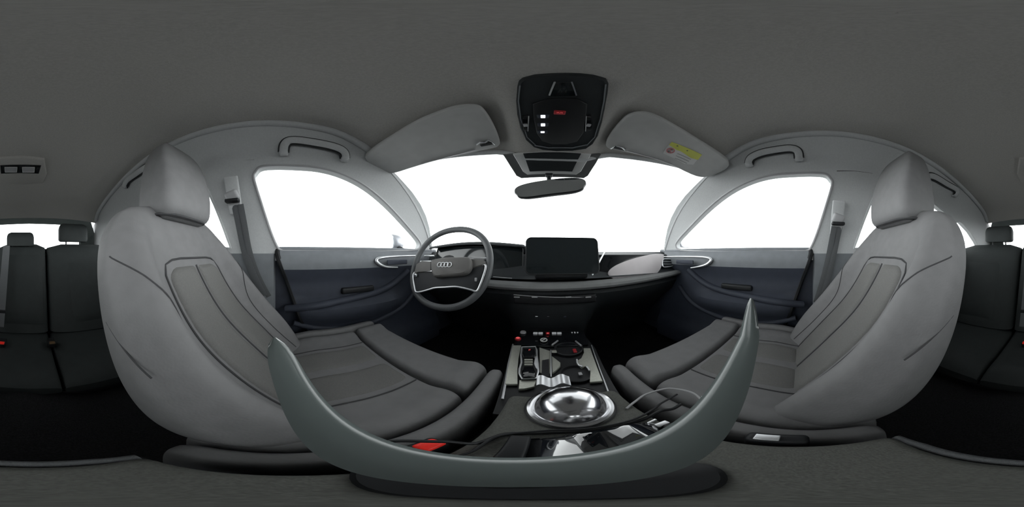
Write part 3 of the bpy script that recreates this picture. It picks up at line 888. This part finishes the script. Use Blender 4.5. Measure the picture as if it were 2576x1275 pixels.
# cup holders
cup = thing('cup_holder', pz(1430, 900, -.322), 'double dark cup holder with bright rim clips in the console', parent=con)
for (a, b, r) in ((1430, 876, .042), (1450, 938, .036)):
    c = pz(a, b, -.313)
    mk('well', lathe([(r, -.006), (r, .0), (r-.003, .001), (r-.005, -.004), (r-.006, -.007), (.001, -.008)], c, 36), 'black', cup)
for p in ([(1388, 868), (1403, 857)], [(1448, 858), (1463, 870)]):
    mk('rim_clip', tube([pz(a, b, -.309) for a, b in p], .0032, 8), 'satin', cup)
mk('rim_clip', tube([pz(a, b, -.309) for a, b in ((1451, 904), (1452, 912), (1457, 919), (1466, 922))], .0024, 8), 'satin', cup)
mk('rim_clip', tube([pz(a, b, -.309) for a, b in ((1476, 922), (1480, 927), (1483, 932))], .0024, 8), 'satin', cup)
mk('flap', rbox(pz(1394, 884, -.311), (.014, .016, .004), .002), 'plate', cup)
mk('flap', rbox(pz(1446, 882, -.311), (.010, .022, .004), .002), 'reddim', cup)
mk('flap', rbox(pz(1460, 940, -.312), (.008, .012, .004), .002), 'plasticgrey', cup)

# ------------------------------------------------------------------ armrest and what lies on it
arm = thing('centre_armrest', (.03, .08, -.34), 'grey fabric-covered armrest between the front seats', parent=con)
def arm_edge(p):
    if p.y > .1: p.x *= 1 - .10*(p.y-.1)/.055
    return p
mk('pad', rbox((.030, .086, -.322), (.186, .326, .044), .012, seg=4, e=arm_edge), 'armrest', arm)
mk('rear_trim', tube([(-.060, -.079, -.313), (-.03, -.084, -.313), (.03, -.085, -.313), (.09, -.084, -.313), (.12, -.079, -.313)], .006, 10), 'belt', arm)
mk('hinge_block', rbox((.03, -.075, -.345), (.15, .03, .03), .006), 'black', arm)

dome = thing('metal_dome', (.034, .212, -.30), 'polished round metal dish lying on the armrest', 'metal dish')
dc = (.034, .212, -.300)
mk('dish', lathe([(.050, 0), (.057, .0015), (.0585, .004), (.057, .007), (.053, .0085), (.0500, .0075), (.0475, .011), (.0435, .0205), (.0365, .029), (.0265, .0355), (.0140, .0392), (.001, .0402)], dc, 64), 'chrome', dome)
mk('base_ring', lathe([(.0595, 0), (.0605, .002), (.0585, .0035), (.05, .0035)], dc, 64), 'black', dome)
_b0, _b1 = pz(1350, 962, -.292), pz(1434, 957, -.292)
mk('bracket', loft([[_b0.lerp(_b1, t) + Vector((0, dy, .006*math.sin(t*PI*3.2 + .4) + dz)) for dy, dz in ((-.012, -.002), (.012, .006), (.012, .0085), (-.012, .0005))] for t in [k/30 for k in range(31)]]), 'satin', dome)

case = thing('glossy_case', (.045, .12, -.30), 'glossy black arched case reflecting the windows, lying on the armrest', 'case')
secs = []
CASE = [(-1.0, .003), (-.93, .006), (-.86, .0095), (-.42, .0262), (-.34, .0284), (-.26, .0290), (0, .0295), (.40, .0290), (.48, .0284), (.56, .0262), (.90, .0095), (.95, .006), (1.0, .003)]
for t, hgt in CASE:
    x = .046 + t*.058
    ya, yb = .085 + .003*t, .136 + .003*t
    secs.append([Vector((x, ya, -.300)), Vector((x, ya-.001, -.300+hgt*.5)), Vector((x, ya+.003, -.300+hgt*.93)), Vector((x, ya+.008, -.300+hgt)), Vector((x, yb-.008, -.300+hgt)), Vector((x, yb-.003, -.300+hgt*.93)), Vector((x, yb+.001, -.300+hgt*.5)), Vector((x, yb, -.300))])
mk('shell', loft(secs), 'caseblack', case, smooth=22)
mk('end_block', rbox((-.020, .110, -.293), (.018, .05, .014), .003), 'black', case)
mk('catch', rbox((.05, .0855, -.294), (.022, .003, .006), .001), 'plasticgrey', case)

def cable(name, pts, r, label, m='black'):
    o = mk(name, tube(smoothpath(pts, 8), r, 8), m); tag(o, label, 'cable'); return o
cable('cable', [(-.104, .050, -.286), (-.094, .074, -.276), (-.070, .098, -.281), (-.050, .112, -.2945), (-.034, .140, -.2965), (.0, .147, -.2965), (.02, .1475, -.2965), (.06, .1475, -.2965), (.105, .1480, -.2965), (.128, .150, -.292), (.150, .150, -.305), (.172, .155, -.312)], .0030,
      'thicker black cable crossing the armrest from the red buckle to the passenger seat')
cable('cable', [(-.053, .074, -.2975), (-.046, .094, -.2955), (-.038, .130, -.2885), (.0, .1480, -.2895), (.045, .1480, -.2905), (.09, .1495, -.2905), (.125, .159, -.292), (.150, .170, -.300), (.19, .180, -.312)], .0019,
      'thin black cable curving across the armrest in front of the glossy case')
cable('cable', [(.100, .182, -.2972), (.118, .192, -.2965), (.150, .206, -.302), (.190, .198, -.304), (.206, .160, -.306), (.185, .122, -.308), (.155, .108, -.304)], .0022,
      'looped grey cable at the passenger edge of the armrest', 'plasticgrey')
lb = thing('cable_connector', (.11, .12, -.30), 'small metal-ended cable connector at the passenger edge of the armrest', 'connector')
mk('shell', rbox((.110, .125, -.2955), (.016, .009, .008), .002), 'satin', lb)
mk('sleeve', rbox((.112, .112, -.2955), (.013, .018, .009), .003), 'black', lb)
mk('latch', tube([(.104, .130, -.296), (.100, .136, -.295), (.112, .138, -.295)], .0022, 8), 'satin', lb)
bp = thing('cable_plug', (.205, .16, -.31), 'brownish plug at the end of the cables on the passenger seat edge', 'plug')
mk('plug_body', rbox(pz(1785, 1005, -.300), (.026, .014, .014), .004, Matrix.Rotation(.5, 3, 'Z')), 'brown', bp)
mk('plug_tip', rbox(pz(1770, 1002, -.300), (.012, .008, .007), .002, Matrix.Rotation(.5, 3, 'Z')), 'satin', bp)

# belt buckles beside the armrest
bk = thing('belt_buckle', (-.078, .088, -.36), "red-buttoned belt buckle between the driver's seat and the armrest", 'buckle')
mk('buckle_body', rbox((-.080, .078, -.325), (.022, .060, .052), .006), 'black', bk)
mk('release_button', rbox((-.0785, .092, -.300), (.017, .024, .010), .004), 'red', bk)
bk2 = thing('belt_buckle', (.142, .05, -.36), "black belt buckle between the armrest and the passenger seat", 'buckle')
mk('buckle_body', rbox((.136, .020, -.325), (.020, .055, .050), .006), 'black', bk2)
mk('metal_lip', rbox((.134, .028, -.2985), (.012, .022, .004), .001), 'satin', bk2)

# ------------------------------------------------------------------ camera stand below the lens
st = thing('camera_stand', (.0, .05, -.30), 'curved translucent grey collar of the camera stand rising from the armrest', 'camera stand')
ca, sa = math.cos(YAW), math.sin(YAW)
def camf(x, y, z): return Vector((x*ca - y*sa, x*sa + y*ca, z))     # the stand faces the way the camera does
RC = .085
inner, outerr = [], []
secs = []
for k in range(61):
    ph = math.radians(lerp(-60, 74, k/60)); t = min(1, abs(math.degrees(ph))/60)
    a0 = math.radians(lerp(72.5, 80.5, t**2)); a1 = math.radians(lerp(83, 88.2, t**2))
    e = min(1, k/5, (60-k)/16); e = math.sqrt(1-(1-e)**2)
    am = (a0+a1)/2; hw = (a1-a0)/2*max(.12, e); a0, a1 = am-hw, am+hw
    def q(a, r): return camf(math.sin(ph)*r, r/math.tan(a), -math.cos(ph)*r)
    secs.append([q(a0, RC), q(lerp(a0, a1, .25), RC-.0012), q(lerp(a0, a1, .5), RC-.0016), q(lerp(a0, a1, .75), RC-.0012), q(a1, RC), q(a1, RC+.004), q(am, RC+.005), q(a0, RC+.004)])
mk('collar', loft(secs), 'rim', st, smooth=60)
mk('stem', tube([camf(.0, .016, -.088), camf(.0, .030, -.19), camf(.0, .048, -.295)], .006, 12), 'black', st)
mk('foot', lathe([(.072, 0), (.073, .003), (.069, .0055), (.001, .006)], (-.005, .046, -.3005), 48, ey=.46), 'black', st)

# ------------------------------------------------------------------ roof console, mirror, visors, handles
oc = thing('roof_console', (.035, .36, .39), 'black roof console with red emergency button and small white lamps above the mirror', 'roof console')
op0, opn = (0, .21, .424), Vector((0, .215, 1)).normalized()
def onoc(a, b, d=0.0): return ppl(a, b, Vector(op0) - opn*d, opn)
opoly = [(1314, 198), (1345, 190), (1385, 187), (1420, 186), (1460, 187), (1495, 191), (1526, 200), (1532, 212), (1530, 240), (1524, 275), (1516, 310), (1505, 345), (1492, 365), (1475, 377), (1440, 382), (1400, 383), (1365, 380), (1342, 373), (1322, 355), (1308, 325), (1299, 290), (1296, 255), (1300, 220), (1305, 205)]
mk('frame', pillow([onoc(a, b) for a, b in opoly], opn*.035, r=.006), 'dash', oc)
ipoly = [(1340, 262), (1375, 250), (1415, 248), (1455, 250), (1478, 262), (1474, 300), (1468, 335), (1452, 357), (1425, 364), (1390, 364), (1364, 356), (1350, 335), (1342, 300)]
mk('switch_panel', pillow([onoc(a, b, .006) for a, b in ipoly], opn*.008, r=.003), 'black', oc)
lens = [(1394, 208), (1440, 208), (1452, 243), (1382, 243)]
mk('lamp_lens', pillow([onoc(a, b, .003) for a, b in lens], opn*.006, r=.003), 'display', oc)
mk('lens_rib', tube([onoc(1396, 206, .003), onoc(1382, 240, .003)], .0018, 6), 'plasticgrey', oc)
mk('lens_rib', tube([onoc(1438, 206, .003), onoc(1450, 240, .003)], .0014, 6), 'doorpad', oc)
for a, b, hgt in ((1366, 293, .012), (1366, 314, .012), (1365, 332, .008)):
    mk('reading_switch', rbox(onoc(a, b, .0075), (.010, hgt, .004), .0015), 'whitelamp', oc)
    mk('switch_base', rbox(onoc(a, b, .004), (.026, .018, .006), .002), 'door', oc)
mk('emergency_button', rbox(onoc(1408, 283, .0075), (.024, .016, .004), .002), 'reddim', oc)
oux, ouy = Vector((1, 0, 0)), Vector((0, -1, .215)).normalized()
mk('lettering', text_vf('SOS', .0075, onoc(1408, 283, .0102), oux, ouy), 'redlamp', oc)
for sx, a in ((-1, 1322), (1, 1481)):
    mk('side_lamp', pillow([onoc(a+p, b, .004) for p, b in ((-8, 292), (6, 290), (9, 308), (8, 328), (-5, 330), (-9, 310))], opn*.006, r=.002), 'gloss', oc)
    mk('lamp_clip', tube([onoc(a + (8 if sx < 0 else -6), 292, .005), onoc(a + (6 if sx < 0 else -8), 330, .005)], .0014, 6), 'plasticgrey', oc)
    mk('lamp_tab', rbox(onoc(a, 315, .007), (.010, .012, .004), .0015), 'plasticgrey', oc)
mk('front_ridge', tube([onoc(1345, 366, .003), onoc(1380, 372, .003), onoc(1440, 372, .003), onoc(1478, 364, .003)], .0022, 8), 'doorpad', oc)
mk('inner_edge', tube([onoc(a, b, .002) for a, b in ((1308, 215), (1304, 255), (1310, 300), (1326, 345), (1348, 366))], .0014, 6), 'doorpad', oc)
mk('inner_edge', tube([onoc(a, b, .002) for a, b in ((1524, 212), (1519, 255), (1510, 300), (1496, 345), (1476, 366))], .0014, 6), 'doorpad', oc)

sh = thing('sensor_housing', (.03, .56, .36), 'grey tapered sensor cover on the windscreen behind the mirror', 'sensor cover')
sp0 = Vector((0, .53, .352)); spn = Vector((0, .40, 1)).normalized()
def onsh(a, b, d=0.0): return ppl(a, b, sp0 - spn*d, spn)
mk('cover', pillow([onsh(a, b) for a, b in ((1265, 391), (1512, 391), (1500, 412), (1480, 443), (1470, 449), (1310, 449), (1298, 443), (1282, 418))], spn*.02, r=.004), 'dashgrey', sh)
mk('pale_frame', pillow([onsh(a, b, .008) for a, b in ((1290, 389), (1488, 389), (1462, 432), (1450, 440), (1326, 440), (1315, 432))], spn*.012, r=.003), 'white', sh)
mk('dark_panel', pillow([onsh(a, b, .012) for a, b in ((1316, 388), (1462, 388), (1440, 432), (1332, 432))], spn*.012, r=.002), 'dash', sh)
mk('cable_duct', rbox(onsh(1381, 440, .004), (.028, .03, .012), .004), 'dash', sh)
mi = thing('rearview_mirror', (.03, .50, .23), 'frameless interior rearview mirror hanging below the roof console', 'mirror')
mc = py_(1383, 473, .50)
mrot = Matrix.Rotation(math.radians(-8), 3, 'Z') @ Matrix.Rotation(math.radians(-6), 3, 'Y') @ Matrix.Rotation(math.radians(-4), 3, 'X')
def mirror_loop(w, h, r=.6):
    return [(a*w*(1 - .06*(b < 0)), b*h) for a, b in super_loop(1, 1, 48, .5)]
secs = []
for y, k in ((-.010, .97), (-.006, 1.0), (.004, 1.0), (.016, .9), (.028, .6), (.032, .3)):
    secs.append([mrot @ Vector((a*k, y, b*k)) + mc for a, b in mirror_loop(.112, .028)])
mk('housing', loft(secs), 'black', mi)
ml = [mrot @ Vector((a*.965, -.0108, b*.94)) + mc for a, b in mirror_loop(.112, .028)]
mk('mirror_glass', slab(ml, mrot @ Vector((0, .001, 0))), 'mirror', mi, smooth=0)
mk('stalk', tube([mc + Vector((0, .03, .0)), mc + Vector((0, .050, .03)), onsh(1381, 446, .016)], .008, 12), 'dash', mi)

def visor(px_poly, P1, P2, P3, name, label):
    P1, P2, P3 = Vector(P1), Vector(P2), Vector(P3)
    n = (P2-P1).cross(P3-P1).normalized()
    if n.z < 0: n = -n
    f = lambda a, b, d=0.0: ppl(a, b, P1 - n*d, n)
    pts = smoothpath([f(a, b) for a, b in px_poly], 3, True)
    r = thing(name, sum(pts, Vector())/len(pts), label, 'sun visor', 'sun visors')
    mk('panel', pillow(pts, n*.020, r=.006), 'visor', r)
    return r, f, n
vl, fl_, nl_ = visor([(1185, 266), (1150, 269), (1110, 281), (1050, 306), (985, 345), (930, 383), (918, 398), (930, 413), (960, 432), (985, 437), (1020, 428), (1100, 405), (1180, 386), (1240, 374), (1257, 366), (1256, 350), (1244, 320), (1225, 287), (1208, 270)],
      (-.123, .28, .405), (-.134, .478, .372), (-.518, .379, .338), 'sun_visor', "plain grey folded sun visor above the driver's side of the windscreen")
vr, fr_, nr_ = visor([(1524, 362), (1533, 342), (1556, 312), (1580, 291), (1612, 284), (1645, 290), (1700, 319), (1760, 356), (1815, 392), (1833, 408), (1830, 424), (1800, 440), (1770, 447), (1740, 440), (1680, 413), (1610, 391), (1550, 379), (1528, 373)],
      (.178, .285, .405), (.18, .45, .372), (.564, .324, .338), 'sun_visor', "grey folded sun visor with a yellow and white warning label on it")
for r, f, pts in ((vl, fl_, [(1198, 364), (1208, 357), (1220, 359), (1228, 352), (1236, 356), (1246, 364)]), (vr, fr_, [(1536, 374), (1546, 368), (1556, 369), (1566, 372), (1572, 377)])):
    mk('clip', tube([f(a, b, .003) for a, b in pts], .0022, 8), 'satin', r)
    mk('clip_socket', rbox(f(pts[2][0]+3, pts[2][1]+4, .001), (.035, .012, .006), .002), 'handlegap', r)
for r, f, pts in ((vl, fl_, [(1060, 412), (1110, 399), (1160, 386), (1196, 376)]), (vr, fr_, [(1580, 380), (1620, 391), (1660, 403), (1690, 414)])):
    mk('lower_bead', tube([f(a, b, .002) for a, b in pts], .0018, 6), 'plasticgrey', r)
lab = mk('warning_label', slab([fr_(a, b, .0008) for a, b in ((1676, 372), (1689, 357), (1765, 389), (1744, 414), (1722, 412), (1668, 385))], nr_*-.0008), 'white', vr, smooth=0)
lab['label'] = 'yellow and white warning label with a crossed-out red ring'
mk('yellow_band', slab([fr_(a, b, .002) for a, b in ((1683, 364), (1690, 357), (1766, 389), (1756, 402), (1738, 397), (1712, 380), (1702, 377))], nr_*-.0006), 'yellow', lab, smooth=0)
lc = fr_(1687, 379, .003)
ux = (fr_(1720, 394, .003) - fr_(1687, 379, .003)).normalized(); uy = nr_.cross(ux).normalized()
mk('red_ring', tube([lc + ux*.0115*math.cos(2*PI*k/24) + uy*.0115*math.sin(2*PI*k/24) for k in range(24)], .0016, 6, True), 'pinkred', lab)
mk('red_slash', tube([lc + ux*.008 + uy*.008, lc - ux*.008 - uy*.008], .0014, 6), 'pinkred', lab)
mk('ring_face', slab([lc + ux*.0105*math.cos(2*PI*k/24) + uy*.0105*math.sin(2*PI*k/24) + nr_*.001 for k in range(24)], nr_*-.0003), 'white', lab, smooth=0)
for k, (a, b) in enumerate(((1682, 381), (1690, 377))):
    mk('seat_pictogram', rbox(fr_(a, b, .0035), (.006, .006, .001), .0004), 'ink', lab)
for a, b in ((1704, 367), (1729, 379)):
    mk('warning_mark', rbox(fr_(a, b, .0032), (.005, .004, .001), .0004), 'ink', lab)
for k in range(3):
    a0, b0 = 1704 + 3*k*-1, 386 + 6*k
    mk('text_line', tube([fr_(a0, b0, .0026), fr_(a0+34 - 2*k, b0+15 - k, .0026)], .0006, 5), 'ink', lab)

def handle(s, pts, r, name, label, inset=.012):
    P = [sideL(a, b, s, inset) for a, b in pts]
    root = thing(name, P[0], label, 'grab handle', 'grab handles')
    out = Vector((s, 0, .5)).normalized()
    P2 = smoothpath([P[0] + out*.022] + P + [P[-1] + out*.022], 6)
    mk('bar', tube(P2, r, 12, flat=.55, up=out), 'pillar', root)
    mk('recess', tube([p + out*.010 for p in smoothpath(P, 6)], r*1.5, 10, flat=.25, up=out), 'handlegap', root)
    for q in (P[0], P[-1]):
        mk('hinge_foot', rbox(q + out*.014, (.022, .028, .026), .006), 'pillar', root)
    return root
handle(-1, [(713, 382), (717, 362), (735, 352), (790, 358), (845, 370), (866, 382), (870, 398)], .0125, 'grab_handle', 'grey grab handle above the driver door window')
handle(1, [(1882, 412), (1888, 397), (1912, 385), (1950, 377), (1988, 373), (2006, 380), (2010, 397)], .0125, 'grab_handle', 'grey grab handle above the front passenger window')
handle(-1, [(312, 470), (318, 455), (340, 438), (372, 418), (385, 425)], .014, 'grab_handle', 'grey grab handle half hidden behind the driver headrest')
handle(1, [(2328, 462), (2333, 446), (2350, 444), (2385, 464), (2408, 478), (2405, 492)], .014, 'grab_handle', 'grey grab handle behind the passenger headrest')

# roof reading lamp in the rear
rl = thing('rear_reading_lamp', (.06, -.78, .45), 'dark rear reading lamp with two pale-framed lenses on the headliner', 'reading lamp')
rp0, rpn = Vector((0, -.80, .436)), Vector((0, .12, -1)).normalized()
def onrl(a, b, d=0.0): return ppl(a + (2576 if a < 300 else 0), b, rp0 + rpn*d, rpn)
mk('base', pillow([onrl(a, b) for a, b in ((2564, 400), (60, 396), (112, 402), (118, 440), (108, 462), (60, 466), (2568, 462), (2558, 440))], -rpn*.03, r=.008), 'headliner', rl)
mk('bezel', pillow([onrl(a, b, .004) for a, b in ((0, 417), (104, 417), (98, 437), (2, 437))], -rpn*.012, r=.002), 'gloss', rl)
for a in (27, 71):
    q = [onrl(a-15, 421, .006), onrl(a+16, 421, .006), onrl(a+15, 433, .006), onrl(a-14, 433, .006)]
    mk('lens_frame', tube(dens([tuple(p) for p in q], 1) and q, .0022, 6, True), 'white', rl)
    mk('lens', pillow(q, -rpn*.004, r=.001), 'plasticgrey', rl)

# ------------------------------------------------------------------ front seat belts on the pillars
def belt(s, anchor, path, name, label):
    a = sideL(anchor[0], anchor[1], s, .02)
    root = thing(name, sideL(path[-1][0], path[-1][1], s, .03), label, 'seat belt', 'front seat belts')
    out = Vector((s, 0, .5)).normalized()
    mk('height_adjuster', rbox(a + out*.012, (.012, .052, .15), .006, Matrix.Rotation(math.radians(-26*s), 3, 'Y')), 'pillar', root)
    mk('anchor_cover', rbox(a, (.030, .050, .040), .010, Matrix.Rotation(math.radians(-26*s), 3, 'Y') @ Matrix.Rotation(math.radians(18), 3, 'X')), 'plasticgrey', root)
    mk('anchor_slot', rbox(a + Vector((-s*.004, 0, -.022)), (.026, .052, .014), .005), 'black', root)
    P = smoothpath([sideL(x, y, s, i) if y < 637 else px_(x, y, XC + s*(.70 - i)) for x, y, i in path], 8)
    for k, (dy, wd, m) in enumerate(((-.007, .0165, 'belt'), (.013, .012, 'belt'))):
        Q = [p + Vector((-s*.004*k, dy, 0)) for p in P]
        mk('strap', tube(Q, wd, 10, flat=.10, up=out), m, root)
belt(-1, (585, 492), [(597, 515, .012), (606, 560, .02), (620, 630, .035), (640, 690, .055), (668, 745, .065)], 'seat_belt', "grey seat belt hanging from the pillar beside the driver's seat")
belt(1, (2108, 550), [(2106, 570, .012), (2098, 610, .02), (2090, 650, .045), (2078, 700, .055), (2060, 760, .065)], 'seat_belt', "grey seat belt hanging from the pillar beside the passenger seat")
for s, pts, nm in ((-1, [(510, 412), (550, 408), (600, 403), (640, 402)], ''), (1, [(2105, 430), (2150, 430), (2195, 436)], '')):
    mk('pillar_joint', tube([sideL(a, b, s, -.0135) for a, b in pts], .0016, 6), 'handlegap', bpy.data.objects['wall_left' if s < 0 else 'wall_right'])

# ------------------------------------------------------------------ door mirrors outside the glass
for s, pxc, lab in ((-1, (982, 610), "door mirror outside the driver's window"), (1, (1722, 606), "door mirror outside the passenger's window")):
    c = px_(pxc[0], pxc[1], XC + s*.93)
    r = thing('door_mirror', c - Vector((0, 0, .07)), 'pale grey ' + lab, 'door mirror', 'door mirrors')
    secs = []
    for y, k in ((-.03, .93), (-.02, 1), (.02, .96), (.06, .8), (.09, .45)):
        secs.append([c + Vector((a*.085*k, y, b*.055*k)) for a, b in super_loop(1, 1, 32, .6)])
    mk('housing', loft(secs), 'carpaint', r)
    mk('mirror_glass', slab([c + Vector((a*.075, -.031, b*.046)) for a, b in super_loop(1, 1, 32, .6)], (0, -.001, 0)), 'mirror', r, smooth=0)
    mk('arm', tube([c + Vector((-s*.06, .02, -.04)), c + Vector((-s*.14, .0, -.06)), Vector((XC + s*.775, c.y - .01, .0))], .018, 10), 'black', r)
